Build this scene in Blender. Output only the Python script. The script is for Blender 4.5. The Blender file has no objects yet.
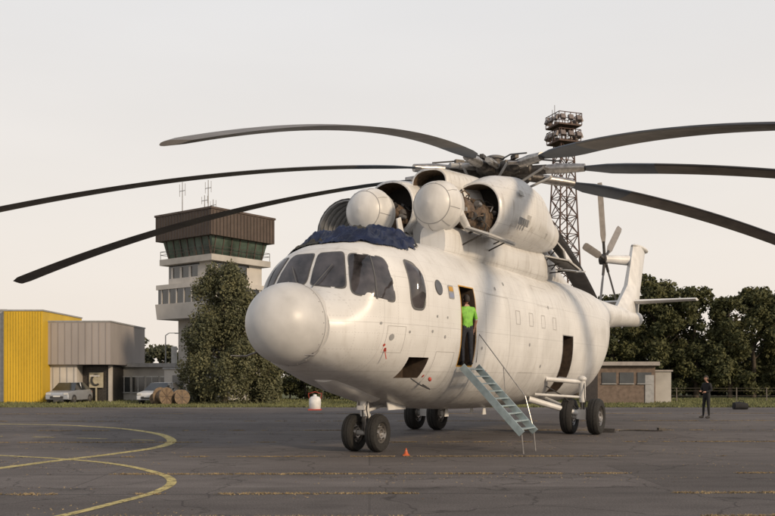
import bpy, math, random
import numpy as np
from mathutils import Vector, Matrix, noise
random.seed(7); rng=np.random.default_rng(5)
scene=bpy.context.scene
# ------------------------------------------------------------------ helpers
def mat(name,col,rough=0.6,metal=0.0,var=0.15,scale=4.0,bump=0.0,bscale=30.0,spec=0.5,stretch=(1,1,1),detail=5):
    m=bpy.data.materials.new(name); m.use_nodes=True
    nt=m.node_tree; N=nt.nodes; L=nt.links; b=N['Principled BSDF']
    tc=N.new('ShaderNodeTexCoord'); mp=N.new('ShaderNodeMapping'); mp.inputs['Scale'].default_value=stretch
    L.new(tc.outputs['Object'],mp.inputs[0])
    nz=N.new('ShaderNodeTexNoise'); nz.inputs['Scale'].default_value=scale; nz.inputs['Detail'].default_value=detail
    L.new(mp.outputs[0],nz.inputs[0])
    rp=N.new('ShaderNodeValToRGB'); rp.color_ramp.elements[0].position=.3; rp.color_ramp.elements[1].position=.7
    rp.color_ramp.elements[0].color=(*[c*(1-var) for c in col],1); rp.color_ramp.elements[1].color=(*[min(1,c*(1+var)) for c in col],1)
    L.new(nz.outputs[0],rp.inputs[0]); L.new(rp.outputs[0],b.inputs['Base Color'])
    b.inputs['Roughness'].default_value=rough; b.inputs['Metallic'].default_value=metal
    b.inputs['Specular IOR Level'].default_value=spec
    if bump>0:
        n2=N.new('ShaderNodeTexNoise'); n2.inputs['Scale'].default_value=bscale; L.new(tc.outputs['Object'],n2.inputs[0])
        bp=N.new('ShaderNodeBump'); bp.inputs['Strength'].default_value=bump; bp.inputs['Distance'].default_value=.02
        L.new(n2.outputs[0],bp.inputs['Height']); L.new(bp.outputs[0],b.inputs['Normal'])
    return m
def empty(name,loc=(0,0,0),rz=0):
    e=bpy.data.objects.new(name,None); scene.collection.objects.link(e); e.location=loc; e.rotation_euler=(0,0,rz); e.empty_display_size=.3
    return e
class MB:
    def __init__(s): s.v=[]; s.f=[]; s.m=[]
    def add(s,vs,fs,m=0):
        o=len(s.v); s.v+= [tuple(v) for v in vs]; s.f+=[tuple(i+o for i in f) for f in fs]; s.m+=[m]*len(fs)
    def box(s,c,sz,m=0,rz=0,M=None,taper=1.0):
        x,y,z=[a/2 for a in sz]; vs=[]
        R=M if M is not None else Matrix.Rotation(rz,3,'Z')
        for dz in(-1,1):
            t=taper if dz>0 else 1
            for dx,dy in((-1,-1),(1,-1),(1,1),(-1,1)):
                vs.append(Vector(c)+R@Vector((dx*x*t,dy*y*t,dz*z)))
        s.add(vs,[(3,2,1,0),(4,5,6,7),(0,1,5,4),(1,2,6,5),(2,3,7,6),(3,0,4,7)],m)
    def cyl(s,p0,p1,r0,r1=None,n=12,m=0,cap=True):
        if r1 is None:r1=r0
        s.tube([p0,p1],[r0,r1],n,m,cap)
    def tube(s,pts,rs,n=10,m=0,cap=True):
        pts=[Vector(p) for p in pts]
        if not hasattr(rs,'__len__'): rs=[rs]*len(pts)
        vs=[]; fs=[]
        d=(pts[1]-pts[0]).normalized(); a=d.orthogonal().normalized()
        for i,p in enumerate(pts):
            if i==0:d=pts[1]-pts[0]
            elif i==len(pts)-1:d=pts[-1]-pts[-2]
            else:d=pts[i+1]-pts[i-1]
            d=d.normalized() if d.length>1e-9 else Vector((0,0,1))
            a=(a-d*a.dot(d)); a=a.normalized() if a.length>1e-6 else d.orthogonal().normalized()
            b=d.cross(a)
            for k in range(n):
                t=2*math.pi*k/n; vs.append(p+(a*math.cos(t)+b*math.sin(t))*rs[i])
        for i in range(len(pts)-1):
            for k in range(n):
                k2=(k+1)%n; fs.append((i*n+k,i*n+k2,(i+1)*n+k2,(i+1)*n+k))
        if cap:
            fs.append(tuple(range(n))[::-1]); fs.append(tuple((len(pts)-1)*n+k for k in range(n)))
        s.add(vs,fs,m)
    def lathe2(s,o,ax,prof,n=32,m=0):
        o=Vector(o); ax=Vector(ax).normalized(); a=ax.orthogonal().normalized(); b=ax.cross(a); vs=[];fs=[]
        for d,r in prof:
            for k in range(n):
                t=2*math.pi*k/n; vs.append(o+ax*d+(a*math.cos(t)+b*math.sin(t))*max(r,1e-4))
        for i in range(len(prof)-1):
            for k in range(n):
                k2=(k+1)%n; fs.append((i*n+k,i*n+k2,(i+1)*n+k2,(i+1)*n+k))
        s.add(vs,fs,m)
    def loft(s,st,N=32,m=0,cap0=None,cap1=None):
        vs=[];fs=[]
        for (x,lc,zc,a,b,n) in st:
            for k in range(N):
                t=2*math.pi*k/N; c,q=math.cos(t),math.sin(t)
                vs.append((x,-(lc+a*math.copysign(abs(c)**(2/n),c)),zc+b*math.copysign(abs(q)**(2/n),q)))
        for i in range(len(st)-1):
            for k in range(N):
                k2=(k+1)%N; fs.append((i*N+k,(i+1)*N+k,(i+1)*N+k2,i*N+k2))
        s.add(vs,fs,m)
        s.add(vs[:N],[tuple(range(N))],m if cap0 is None else cap0)
        s.add(vs[-N:],[tuple(range(N))[::-1]],m if cap1 is None else cap1)
    def ell(s,c,r,m=0,n=16,k=10,R=None):
        vs=[];fs=[];c=Vector(c)
        for i in range(k+1):
            p=math.pi*i/k
            for j in range(n):
                t=2*math.pi*j/n; v=Vector((r[0]*math.sin(p)*math.cos(t),r[1]*math.sin(p)*math.sin(t),r[2]*math.cos(p)))
                if R:v=R@v
                vs.append(c+v)
        for i in range(k):
            for j in range(n):
                j2=(j+1)%n; fs.append((i*n+j,(i+1)*n+j,(i+1)*n+j2,i*n+j2))
        s.add(vs,fs,m)
    def obj(s,name,mats,parent=None,smooth=35,bevel=0,loc=(0,0,0)):
        me=bpy.data.meshes.new(name); me.from_pydata(s.v,[],s.f)
        for m in mats: me.materials.append(m)
        me.polygons.foreach_set('material_index',s.m)
        me.validate(); fin(me,smooth)
        o=bpy.data.objects.new(name,me); scene.collection.objects.link(o); o.location=loc
        if parent:o.parent=parent
        if bevel:
            b=o.modifiers.new('b','BEVEL'); b.width=bevel; b.segments=2; b.limit_method='ANGLE'
        return o
def fin(me,smooth=35):
    if smooth:
        me.polygons.foreach_set('use_smooth',[True]*len(me.polygons))
        me.set_sharp_from_angle(angle=math.radians(smooth))
    me.update()
def pchip(x,y):
    x=np.array(x,float);y=np.array(y,float);h=np.diff(x);d=np.diff(y)/h;m=np.zeros_like(y)
    m[0]=d[0];m[-1]=d[-1]
    for i in range(1,len(x)-1):
        if d[i-1]*d[i]>0: m[i]=2*d[i-1]*d[i]/(d[i-1]+d[i])
    def f(t):
        t=min(max(t,x[0]),x[-1]); i=min(int(np.searchsorted(x,t,'right'))-1,len(h)-1); u=(t-x[i])/h[i]
        return float((2*u**3-3*u*u+1)*y[i]+(u**3-2*u*u+u)*h[i]*m[i]+(-2*u**3+3*u*u)*y[i+1]+(u**3-u*u)*h[i]*m[i+1])
    return f
# ------------------------------------------------------------------ world / light / camera
SUN_AZ=math.radians(-46); SUN_EL=math.radians(20)
w=bpy.data.worlds.new("World"); scene.world=w; w.use_nodes=True
nt=w.node_tree; N=nt.nodes; L=nt.links; bg=N['Background']
sky=N.new('ShaderNodeTexSky'); sky.sky_type='NISHITA'; sky.sun_disc=False; sky.sun_elevation=SUN_EL
sky.sun_rotation=math.pi/2-SUN_AZ; sky.air_density=1.2; sky.dust_density=5; sky.ozone_density=1
tc=N.new('ShaderNodeTexCoord'); sx=N.new('ShaderNodeSeparateXYZ'); L.new(tc.outputs['Generated'],sx.inputs[0])
rp=N.new('ShaderNodeValToRGB'); L.new(sx.outputs[2],rp.inputs[0])
e=rp.color_ramp.elements; e[0].position=0; e[0].color=(.97,.865,.765,1); e[1].position=.75; e[1].color=(.50,.52,.58,1)
e2=e.new(.17); e2.color=(.94,.875,.81,1); e3=e.new(.40); e3.color=(.86,.85,.85,1)
nz=N.new('ShaderNodeTexNoise'); nz.inputs['Scale'].default_value=1.6; nz.inputs['Detail'].default_value=4
mp=N.new('ShaderNodeMapping'); mp.inputs['Scale'].default_value=(1,1,5); L.new(tc.outputs['Generated'],mp.inputs[0]); L.new(mp.outputs[0],nz.inputs[0])
mr=N.new('ShaderNodeMapRange'); mr.inputs[3].default_value=8.9; mr.inputs[4].default_value=10.3; L.new(nz.outputs[0],mr.inputs[0])
sc=N.new('ShaderNodeVectorMath'); sc.operation='SCALE'; L.new(rp.outputs[0],sc.inputs[0]); L.new(mr.outputs[0],sc.inputs['Scale'])
mx=N.new('ShaderNodeMix'); mx.data_type='RGBA'; mx.inputs[0].default_value=.93
L.new(sky.outputs[0],mx.inputs[6]); L.new(sc.outputs[0],mx.inputs[7]); L.new(mx.outputs[2],bg.inputs[0]); bg.inputs[1].default_value=.1
sd=bpy.data.lights.new('sun','SUN'); sd.energy=2.6; sd.angle=math.radians(6.0); sd.color=(1,.79,.56)
so=bpy.data.objects.new('sun',sd); scene.collection.objects.link(so)
dirv=Vector((math.cos(SUN_AZ)*math.cos(SUN_EL),math.sin(SUN_AZ)*math.cos(SUN_EL),math.sin(SUN_EL)))
so.rotation_euler=dirv.to_track_quat('Z','Y').to_euler()
cd=bpy.data.cameras.new('camera'); cam=bpy.data.objects.new('camera',cd); scene.collection.objects.link(cam)
cam.location=(0,0,1.75); cam.rotation_euler=(math.pi/2,0,0); cd.lens=36*900/775; cd.shift_y=120/775; cd.clip_end=3000; scene.camera=cam
scene.view_settings.view_transform='Standard'; scene.view_settings.look='None'; scene.view_settings.exposure=0
# ------------------------------------------------------------------ materials
def fuselage_mat():
    m=bpy.data.materials.new('aircraft_white_paint'); m.use_nodes=True; nt=m.node_tree;N=nt.nodes;L=nt.links;b=N['Principled BSDF']
    def math_(op,a,bv=None,c=None):
        n=N.new('ShaderNodeMath'); n.operation=op
        for i,x in enumerate((a,bv,c)):
            if x is None: continue
            if isinstance(x,(int,float)): n.inputs[i].default_value=x
            else: L.new(x,n.inputs[i])
        return n.outputs[0]
    def rng_(v,a,b_,c,d):
        n=N.new('ShaderNodeMapRange'); L.new(v,n.inputs[0])
        for i,x in enumerate((a,b_,c,d)): n.inputs[i+1].default_value=x
        return n.outputs[0]
    def mixc(f,a,col):
        n=N.new('ShaderNodeMix'); n.data_type='RGBA'; L.new(f,n.inputs[0]); L.new(a,n.inputs[6]); n.inputs[7].default_value=(*col,1); return n.outputs[2]
    tc=N.new('ShaderNodeTexCoord'); sx=N.new('ShaderNodeSeparateXYZ'); L.new(tc.outputs['Object'],sx.inputs[0])
    X,Z=sx.outputs[0],sx.outputs[2]
    def line(c,period,wd,off=0):
        f=math_('FRACT',math_('ADD',math_('DIVIDE',c,period),off))
        d=math_('MINIMUM',f,math_('SUBTRACT',1.0,f))
        return math_('LESS_THAN',d,wd/period)
    lx=line(X,1.55,.006,.3); lz=line(Z,1.02,.006,.15)
    lines=math_('MAXIMUM',lx,lz)
    rx=line(X,.52,.008,.1); rz_=line(Z,.06,.013,0)
    rx2=line(Z,.34,.008,.1); rz2=line(X,.06,.013,0)
    riv=math_('MULTIPLY',math_('MAXIMUM',math_('MULTIPLY',rx,rz_),math_('MULTIPLY',rx2,rz2)),.7)
    px=math_('ABSOLUTE',math_('SINE',math_('MULTIPLY',X,math.pi/.52)))
    pz=math_('ABSOLUTE',math_('SINE',math_('MULTIPLY',Z,math.pi/.34)))
    quilt=math_('MULTIPLY',px,pz)
    def noi(scale,st,det):
        mp=N.new('ShaderNodeMapping'); mp.inputs['Scale'].default_value=st; L.new(tc.outputs['Object'],mp.inputs[0])
        n=N.new('ShaderNodeTexNoise'); n.inputs['Scale'].default_value=scale; n.inputs['Detail'].default_value=det; L.new(mp.outputs[0],n.inputs[0]); return n.outputs[0]
    st=noi(1.2,(5,5,.6),7); bn=noi(.9,(1,1,1),6); fn=noi(9,(1,1,.6),8); dn=noi(1.7,(1,1,1),2)
    r1=N.new('ShaderNodeValToRGB'); L.new(bn,r1.inputs[0]); r1.color_ramp.elements[0].position=.35; r1.color_ramp.elements[1].position=.65
    r1.color_ramp.elements[0].color=(.65,.64,.62,1); r1.color_ramp.elements[1].color=(.75,.745,.73,1)
    c=mixc(rng_(st,.54,.80,0,.34),r1.outputs[0],(.42,.39,.35))
    c=mixc(rng_(fn,.62,.74,0,.16),c,(.36,.34,.31))
    gg=math_('MULTIPLY',rng_(Z,2.1,.9,0,.9),st)
    c=mixc(gg,c,(.20,.18,.16))
    so_=math_('MULTIPLY',math_('MULTIPLY',rng_(X,8.6,10.0,0,1),rng_(X,16,11,0,1)),math_('MULTIPLY',rng_(Z,3.6,5.0,0,1),rng_(st,.35,.65,.2,1)))
    c=mixc(math_('MULTIPLY',so_,.6),c,(.14,.12,.10))
    sk=math_('MULTIPLY',rng_(noi(2.4,(3,3,.18),4),.58,.70,0,.38),math_('MULTIPLY',rng_(Z,3.4,5.0,0,1),rng_(X,1.5,3.0,0,1)))
    c=mixc(sk,c,(.27,.22,.17))
    c=mixc(math_('MULTIPLY',math_('MAXIMUM',lines,riv),.34),c,(.26,.25,.24))
    L.new(c,b.inputs['Base Color']); L.new(rng_(bn,.3,.7,.28,.48),b.inputs['Roughness'])
    h=math_('ADD',math_('MULTIPLY',quilt,.26),math_('ADD',math_('MULTIPLY',lines,-.35),math_('ADD',math_('MULTIPLY',bn,.9),math_('MULTIPLY',dn,1.6))))
    bp=N.new('ShaderNodeBump'); bp.inputs['Strength'].default_value=.40; bp.inputs['Distance'].default_value=.022; L.new(h,bp.inputs['Height']); L.new(bp.outputs[0],b.inputs['Normal'])
    return m
WHITE=fuselage_mat()
WH2=mat('white_panel_paint',(.66,.65,.63),.38,0,.14,3,.15,8,stretch=(1,1,.4))
RAD=mat('radome_paint',(.55,.545,.535),.38,0,.11,2.2,.06,5,detail=9)
DARK=mat('dark_void',(.02,.018,.016),.9,0,.3)
INTR=mat('cabin_interior',(.06,.04,.026),.8,0,.4,6)
GLASS=mat('cockpit_glass',(.06,.055,.058),.06,0,.8,2.2,0,spec=.8)
GASK=mat('window_gasket',(.12,.12,.12),.7)
METAL=mat('bare_metal',(.35,.33,.31),.35,.8,.3,8)
DMET=mat('dark_metal',(.07,.062,.055),.5,.5,.4,10)
RUST=mat('machinery_brown',(.13,.09,.06),.6,.3,.5,12)
RUB=mat('tyre_rubber',(.022,.021,.02),.85,0,.3,20,.3,60)
BLADE=mat('rotor_blade_paint',(.135,.118,.102),.5,0,.25,2,.05,8)
BLK=mat('black_rubber_strip',(.04,.038,.037),.45)
BAND=mat('blade_blue_band',(.06,.075,.10),.5)
GREYP=mat('grey_paint',(.3,.3,.3),.5,0,.15)
LGREY=mat('light_grey_line',(.46,.45,.43),.5,0,.15)
RED=mat('red_cover',(.42,.05,.03),.6)
YEL=mat('yellow_paint',(.55,.30,.05),.6)
NAVY=mat('navy_tarpaulin',(.008,.015,.048),.5,0,.4,3,.25,14)
OLIVE=mat('olive_tarpaulin',(.04,.038,.030),.8,0,.35,5,.2,12)
ALU=mat('stair_aluminium',(.34,.42,.44),.45,.3,.2,6)
# ------------------------------------------------------------------ helicopter
TH=math.radians(62)
heli=empty('transport_helicopter',(-.51,21.4,0),TH)
S=[-3.1,-2.9,-2.7,-2.5,-2.3,-2.1,-1.8,-1.4,-.8,0,1.5,6,12,14,16,18,20,24,28.6]
Wf=pchip(S,[.90,1.06,1.2,1.33,1.45,1.55,1.65,1.75,1.84,1.92,1.98,2.0,2.0,1.97,1.75,1.25,.85,.55,.32])
ZT=pchip(S,[3.46,3.50,3.58,3.80,4.22,4.50,4.70,4.82,4.95,5.05,5.14,5.2,5.25,5.27,5.27,5.22,5.18,5.15,5.15])
ZB=pchip(S,[2.1,2.01,1.93,1.86,1.80,1.75,1.68,1.57,1.42,1.25,1.0,.86,.86,.98,1.6,2.9,3.7,4.15,4.4])
NF=pchip([-3.1,-2.5,-2,-1,1,14,18,28.6],[2.05,2.35,2.5,2.6,2.6,2.45,2.1,2.0])
def inside(s,l,z):
    if s<-3.1:return False
    zc=(ZT(s)+ZB(s))/2;H=(ZT(s)-ZB(s))/2;n=NF(s)
    return abs(l/Wf(s))**n+abs((z-zc)/H)**n<=1
def fside(side):
    def f(s,z):
        zc=(ZT(s)+ZB(s))/2;H=(ZT(s)-ZB(s))/2;n=NF(s)
        q=max(1e-4,1-abs((z-zc)/H)**n)
        return Vector((s,-side*Wf(s)*q**(1/n),z))
    return f
def ffront(be,z):
    b=math.radians(be);s0=-.9;lo,hi=0,3
    for _ in range(22):
        r=(lo+hi)/2
        if inside(s0-r*math.cos(b),r*math.sin(b),z): lo=r
        else: hi=r
    return Vector((s0-lo*math.cos(b),-lo*math.sin(b),z))
def patch(mb,fn,cor,off,m=0,grow=0,e=5,R=6,K=40,bulge=0):
    def uv(a,b):
        a=a*(1+grow);b=b*(1+grow); x=(a+1)/2;y=(b+1)/2
        u=(1-x)*(1-y)*cor[0][0]+x*(1-y)*cor[1][0]+x*y*cor[2][0]+(1-x)*y*cor[3][0]
        v=(1-x)*(1-y)*cor[0][1]+x*(1-y)*cor[1][1]+x*y*cor[2][1]+(1-x)*y*cor[3][1]
        return u,v
    vs=[];fs=[]
    for i in range(R+1):
        rr=i/R
        for k in range(K):
            t=2*math.pi*k/K;c,q=math.cos(t),math.sin(t)
            a=rr*math.copysign(abs(c)**(2/e),c);b=rr*math.copysign(abs(q)**(2/e),q)
            u,v=uv(a,b);p=fn(u,v)
            uu=(cor[1][0]-cor[0][0])*.02;vv=(cor[3][1]-cor[0][1])*.02
            n=(fn(u+uu,v)-fn(u-uu,v)).cross(fn(u,v+vv)-fn(u,v-vv)).normalized()
            cc=Vector((p.x*0.3+.5 if p.x<0 else p.x,0,3.1))
            if n.dot(p-cc)<0:n=-n
            vs.append(p+n*(off+bulge*(1-rr**2)))
    for i in range(R):
        for k in range(K):
            k2=(k+1)%K;fs.append((i*K+k,(i+1)*K+k,(i+1)*K+k2,i*K+k2))
    mb.add(vs,fs,m)
ss=np.concatenate([np.linspace(-3.1,-1,34),np.linspace(-.9,12,44),np.linspace(12.4,28.6,40)])
mb=MB(); NR=96
mb.loft([(s,0,(ZT(s)+ZB(s))/2,Wf(s),(ZT(s)-ZB(s))/2,NF(s)) for s in ss],NR,0)
me=bpy.data.meshes.new('fus'); me.from_pydata(mb.v,[],mb.f)
import bmesh
bm=bmesh.new(); bm.from_mesh(me); bmesh.ops.remove_doubles(bm,verts=bm.verts,dist=1e-5); bmesh.ops.recalc_face_normals(bm,faces=bm.faces); bm.to_mesh(me); bm.free()
me.materials.append(WHITE); me.materials.append(INTR)
fus=bpy.data.objects.new('fuselage',me); scene.collection.objects.link(fus)
cuts=[((1.575,-1.6,3.0),(.85,1.6,1.9)),((9.75,-1.7,2.2),(1.1,1.4,1.8)),((-.62,-1.6,1.98),(.75,1.0,.46))]
for i,(c,sz) in enumerate(cuts):
    cm=MB(); cm.box(c,sz,1); co=cm.obj('cut',[WHITE,INTR],None,0)
    md=fus.modifiers.new('b','BOOLEAN'); md.object=co; md.operation='DIFFERENCE'; md.solver='EXACT'
    dg=bpy.context.evaluated_depsgraph_get(); nm=bpy.data.meshes.new_from_object(fus.evaluated_get(dg))
    fus.modifiers.clear(); fus.data=nm; bpy.data.objects.remove(co)
fin(fus.data,30); fus.parent=heli
# radome
mb=MB(); prof=[]
for i in range(26):
    a=math.pi*.60*i/25; prof.append((-.98*math.cos(a),.86*math.sin(a)))
mb.lathe2((-3.22,0,2.86),(1,0,0),prof,64,0); mb.obj('radome',[RAD],heli,60)
mb=MB(); mb.lathe2((-3.20,0,2.86),(1,0,0),[(.0,.862),(.0,.864),(.015,.864),(.015,.862)],64,0)
for k in range(24):
    a=k*math.pi/12; mb.ell((-3.26,.861*math.cos(a),2.86+.861*math.sin(a)),(.012,.012,.012),0,6,4)
mb.obj('radome_seam',[GREYP],heli,30)
# cockpit glazing
mb=MB()
def win(fn,cor,bulge=0,grow=.07,e=6):
    patch(mb,fn,cor,.005,1,grow,e,bulge=bulge*.3); patch(mb,fn,cor,.013,0,0,e,bulge=bulge)
win(ffront,[(-30,3.66),(-2.2,3.74),(-2.2,4.44),(-28,4.44)],e=8)
win(ffront,[(2.2,3.74),(30,3.62),(28,4.44),(2.2,4.44)],e=8)
win(ffront,[(-62,3.50),(-34,3.58),(-32,4.40),(-58,4.34)],e=8)
win(ffront,[(34,3.50),(64,3.36),(61,4.32),(32,4.40)],e=8)
for sd in(1,-1):
    win(fside(sd),[(-1.2,3.28),(-.60,3.28),(-.66,4.26),(-1.12,4.34)],.16,.1,3.5)
    win(fside(sd),[(-.10,3.66),(.22,3.66),(.22,3.98),(-.10,3.98)],0,.12,2)
for k in (2.6,5.2): win(fside(-1),[(k,3.3),(k+.34,3.3),(k+.34,3.64),(k,3.64)],0,.12,2)
mb.obj('windows',[GLASS,GASK],heli,50)
mb=MB()
for b0,b1 in((-6,-20),(6,20)):
    p=ffront(b0,3.66)+Vector((-.04,0,0)); q=ffront(b1,4.15)+Vector((-.05,0,.02)); mb.cyl(p,q,.010,.008,6)
pts=[ffront(49,z)+(ffront(49,z)-Vector((-.9,0,z))).normalized()*.02 for z in np.linspace(3.46,4.36,6)]
mb.tube(pts,[.014]*6,6)
mb.obj('wipers_and_glazing_bars',[GASK],heli,0)
mb=MB()
def outline(s0,s1,z0,z1,wd,off,m,side=1):
    f=fside(side)
    def seg(a0,a1,b0,b1):
        n=16;vs=[];fs=[]
        for i in range(n+1):
            for j in range(2):
                if a1-a0>b1-b0: u=a0+(a1-a0)*i/n;v=b0+(b1-b0)*j
                else: v=b0+(b1-b0)*i/n;u=a0+(a1-a0)*j
                p=f(u,v); vs.append(p+Vector((0,-side*off,0)))
        for i in range(n): fs.append((2*i,2*i+1,2*i+3,2*i+2))
        mb.add(vs,fs,m)
    seg(s0-wd,s1+wd,z1,z1+wd); seg(s0-wd,s1+wd,z0-wd,z0); seg(s0-wd,s0,z0,z1); seg(s1,s1+wd,z0,z1)
outline(1.15,2.0,2.05,3.95,.03,.006,1)
outline(9.2,10.3,1.3,3.1,.03,.006,0)
outline(.0,.85,1.5,2.35,.010,.006,4); outline(2.7,4.4,1.4,3.9,.010,.006,4); outline(5.4,6.6,1.2,1.9,.010,.006,4); outline(-1.9,-1.35,2.3,2.85,.008,.006,4); outline(6.9,8.4,3.9,4.5,.008,.006,4)
for k in(4.9,6.0,7.1,8.2): outline(k,k+.3,3.25,3.6,.018,.006,4)
patch(mb,fside(1),[(.52,3.60),(.80,3.60),(.80,3.92),(.52,3.92)],.008,0,0,8)
patch(mb,fside(1),[(.55,3.78),(.77,3.78),(.77,3.89),(.55,3.89)],.011,1,0,8)
patch(mb,fside(1),[(.55,3.63),(.77,3.63),(.77,3.74),(.55,3.74)],.011,2,0,8)
for s,z,r,m in((-1.9,2.45,.03,3),(-1.2,2.75,.03,0),(-.3,2.8,.035,0),(.3,2.7,.04,0),(2.45,2.5,.04,0),(3.6,4.1,.05,0),(6,2.7,.05,0),(-2.1,2.9,.03,0),(4.4,4.3,.05,0),(7.9,3.9,.05,0),(-.1,1.8,.03,3),(-1.75,2.62,.07,0),(3.0,1.9,.05,3),(7.2,2.1,.05,0),(-.1,3.15,.03,0),(.4,3.15,.03,0)):
    patch(mb,fside(1),[(s-r,z-r),(s+r,z-r),(s+r,z+r),(s-r,z+r)],.008,m,0,2,3,16)
mb.obj('skin_markings',[GREYP,YEL,mat('blue_mark',(.25,.28,.4)),RED,LGREY],heli,40)
# roof fairings, cowls, intakes
mb=MB()
mb.loft([(3.4,0,5.9,.45,.9,2.3),(3.9,0,6.0,.7,1.1,2.3),(5,0,6.0,1.0,1.55,2.3),(6.5,0,5.95,1.2,1.8,2.4),(8.4,0,5.9,1.25,1.9,2.4),(9.4,0,5.8,1.2,1.55,2.4),(10.6,0,5.6,1.05,1.05,2.3),(12.5,0,5.4,.8,.7,2.2),(15,0,5.25,.45,.3,2),(17.5,0,5.2,.2,.1,2)],40,0)
mb.loft([(5.8,0,7.1,.75,.6,2.4),(7.3,0,7.2,.75,.5,2.2)],32,0)
def tubecowl(st,N=40,depth=.9,th=.035):
    def ring(x,lc,zc,a,b,n):
        return [(x,-(lc+a*math.copysign(abs(math.cos(2*math.pi*k/N))**(2/n),math.cos(2*math.pi*k/N))),zc+b*math.copysign(abs(math.sin(2*math.pi*k/N))**(2/n),math.sin(2*math.pi*k/N))) for k in range(N)]
    rows=[ring(*q) for q in st]
    x,lc,zc,a,b,n=st[0]
    inner=[ring(x,lc,zc,a-th,b-th,n),ring(x+depth,lc,zc,a-th,b-th,n)]
    for A,B in zip(rows[:-1],rows[1:]): mb.add(A+B,[(k,N+k,N+(k+1)%N,(k+1)%N) for k in range(N)],0)
    mb.add(inner[0]+rows[0],[(k,N+k,N+(k+1)%N,(k+1)%N) for k in range(N)],0)
    mb.add(inner[1]+inner[0],[(k,N+k,N+(k+1)%N,(k+1)%N) for k in range(N)],2)
    mb.add(inner[1],[tuple(range(N))],1); mb.add(rows[-1],[tuple(range(N))[::-1]],1)
tubecowl([(3.5,0,7.0,.52,.44,2.6),(3.56,0,7.0,.56,.48,2.6),(4.2,0,7.0,.62,.55,2.6),(5.8,0,7.1,.75,.6,2.4)],32,.7)
for sd in(1,-1):
    fr=4.35 if sd>0 else 3.1
    tubecowl([(fr,sd*1.0,6.38,.72,.74,2.2),(fr+.04,sd*1.0,6.38,.76,.78,2.2),(5.3,sd*1.05,6.52,.94,.98,2.2),(6.3,sd*1.1,6.6,1.0,1.06,2.2),(7.4,sd*1.1,6.56,.97,1.0,2.2),(8.4,sd*1.15,6.42,.77,.8,2.2),(9.1,sd*1.25,6.33,.54,.56,2.1),(9.35,sd*1.32,6.3,.5,.5,2)],40,.8)
    mb.loft([(1.9,sd*.85,5.2,.35,.42,3),(3.5,sd*.85,5.25,.5,.5,3),(9,sd*.9,5.25,.65,.55,3),(10,sd*.9,5.2,.4,.3,3)],24,0)
mb.obj('engine_cowlings',[WHITE,DARK,RUST],heli,40)
mb=MB()
for s,a in((5.3,20),(5.9,-15),(6.6,35),(6.1,60),(7.6,-30)):
    ar=math.radians(a); r=1.02; c=Vector((s,-(1.07+r*.97*math.cos(ar)),6.56+r*math.sin(ar)))
    M=Matrix.Rotation(-ar,3,'X'); mb.box(c,(.28,.02,.16),0,M=M)
for k in range(5): mb.box((5.0+k*.16,-2.06,6.1),(.07,.05,.2),1,M=Matrix.Rotation(.3,3,'X'))
mb.obj('cowl_hatches_and_vents',[LGREY,GREYP],heli,20,.006)
mb=MB()
for sd in(1,-1):
    pr=[(0,0),(.03,.2),(.1,.36),(.22,.5),(.38,.59),(.58,.63),(.6,.645),(.66,.645),(.68,.63),(.9,.60),(1.02,.52),(1.04,.40),(1.2,.38)]
    mb.lathe2((1.35,-sd*.98,6.08),(1,0,0),pr,48,0)
    mb.lathe2((1.35,-sd*.98,6.08),(1,0,0),[(.212,.494),(.214,.502),(.226,.51),(.228,.503)],48,1)
    for k in range(8):
        a=k*math.pi/4+.2; f=lambda d,r:Vector((1.35+d,-sd*.98+r*math.cos(a),6.08+r*math.sin(a)))
        mb.tube([f(.24,.515),f(.38,.594),f(.57,.634)],[.006]*3,5,1)
    mb.cyl((2.1,-sd*1.5,5.9),(2.9,-sd*1.4,5.6),.11,.09,12,0)
mb.obj('intake_dust_separators',[WH2,GREYP],heli,40)
mb=MB(); R=random.Random(3)
for sd in(1,-1):
    y=-sd*.98
    mb.lathe2((2.4,y,6.08),(1,0,0),[(0,.36),(.5,.4),(.55,.46),(.9,.46),(.95,.38),(1.6,.42),(1.65,.5),(2.6,.5)],24,1)
    for k in range(90):
        x=R.uniform(2.45,4.7);a=R.uniform(0,6.28);r=R.uniform(.40,.54)
        p=Vector((x,y+r*math.cos(a),6.08+r*math.sin(a)))
        c=R.choice([0,1,2,0,3])
        if k%2: 
            q=Vector((x+R.uniform(.15,.7),y+r*math.cos(a+R.uniform(-.8,.8)),6.08+r*math.sin(a+R.uniform(-.8,.8))))
            mid=(p+q)/2+Vector((0,(p.y-y)*.25,(p.z-6.08)*.25)); mb.tube([p,mid,q],[.02]*3,6,c)
        elif k%3==0: mb.cyl(p,p+Vector((R.uniform(.1,.3),0,0)),R.uniform(.05,.1),None,12,c)
        else: mb.box(p,(R.uniform(.06,.22),R.uniform(.06,.15),R.uniform(.06,.15)),c,M=Matrix.Rotation(a,3,'X'))
mb.obj('engine_machinery',[DMET,RUST,METAL,BLK],heli,30,)
mb=MB()
def cowl(s0,s1,c,r,a0,a1,m=0,mi=1,rib=True):
    n=10
    for thick,mm in((0,m),(-.03,mi)):
        vs=[];fs=[]
        for i in range(n+1):
            a=math.radians(a0+(a1-a0)*i/n)
            for x in(s0,s1): vs.append((x,-(c[0]+(r+thick)*math.cos(a)),c[1]+(r+thick)*math.sin(a)))
        for i in range(n): fs.append((2*i,2*i+1,2*i+3,2*i+2))
        mb.add(vs,fs,mm)
    if rib:
        k=int((s1-s0)/.22)
        for j in range(k+1):
            x=s0+(s1-s0)*j/k; pts=[(x,-(c[0]+(r-.06)*math.cos(math.radians(a))),c[1]+(r-.06)*math.sin(math.radians(a))) for a in np.linspace(a0,a1,9)]
            mb.tube(pts,[.025]*9,6,mi)
cowl(2.7,4.4,(-2.15,5.75),.95,60,190)
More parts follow.
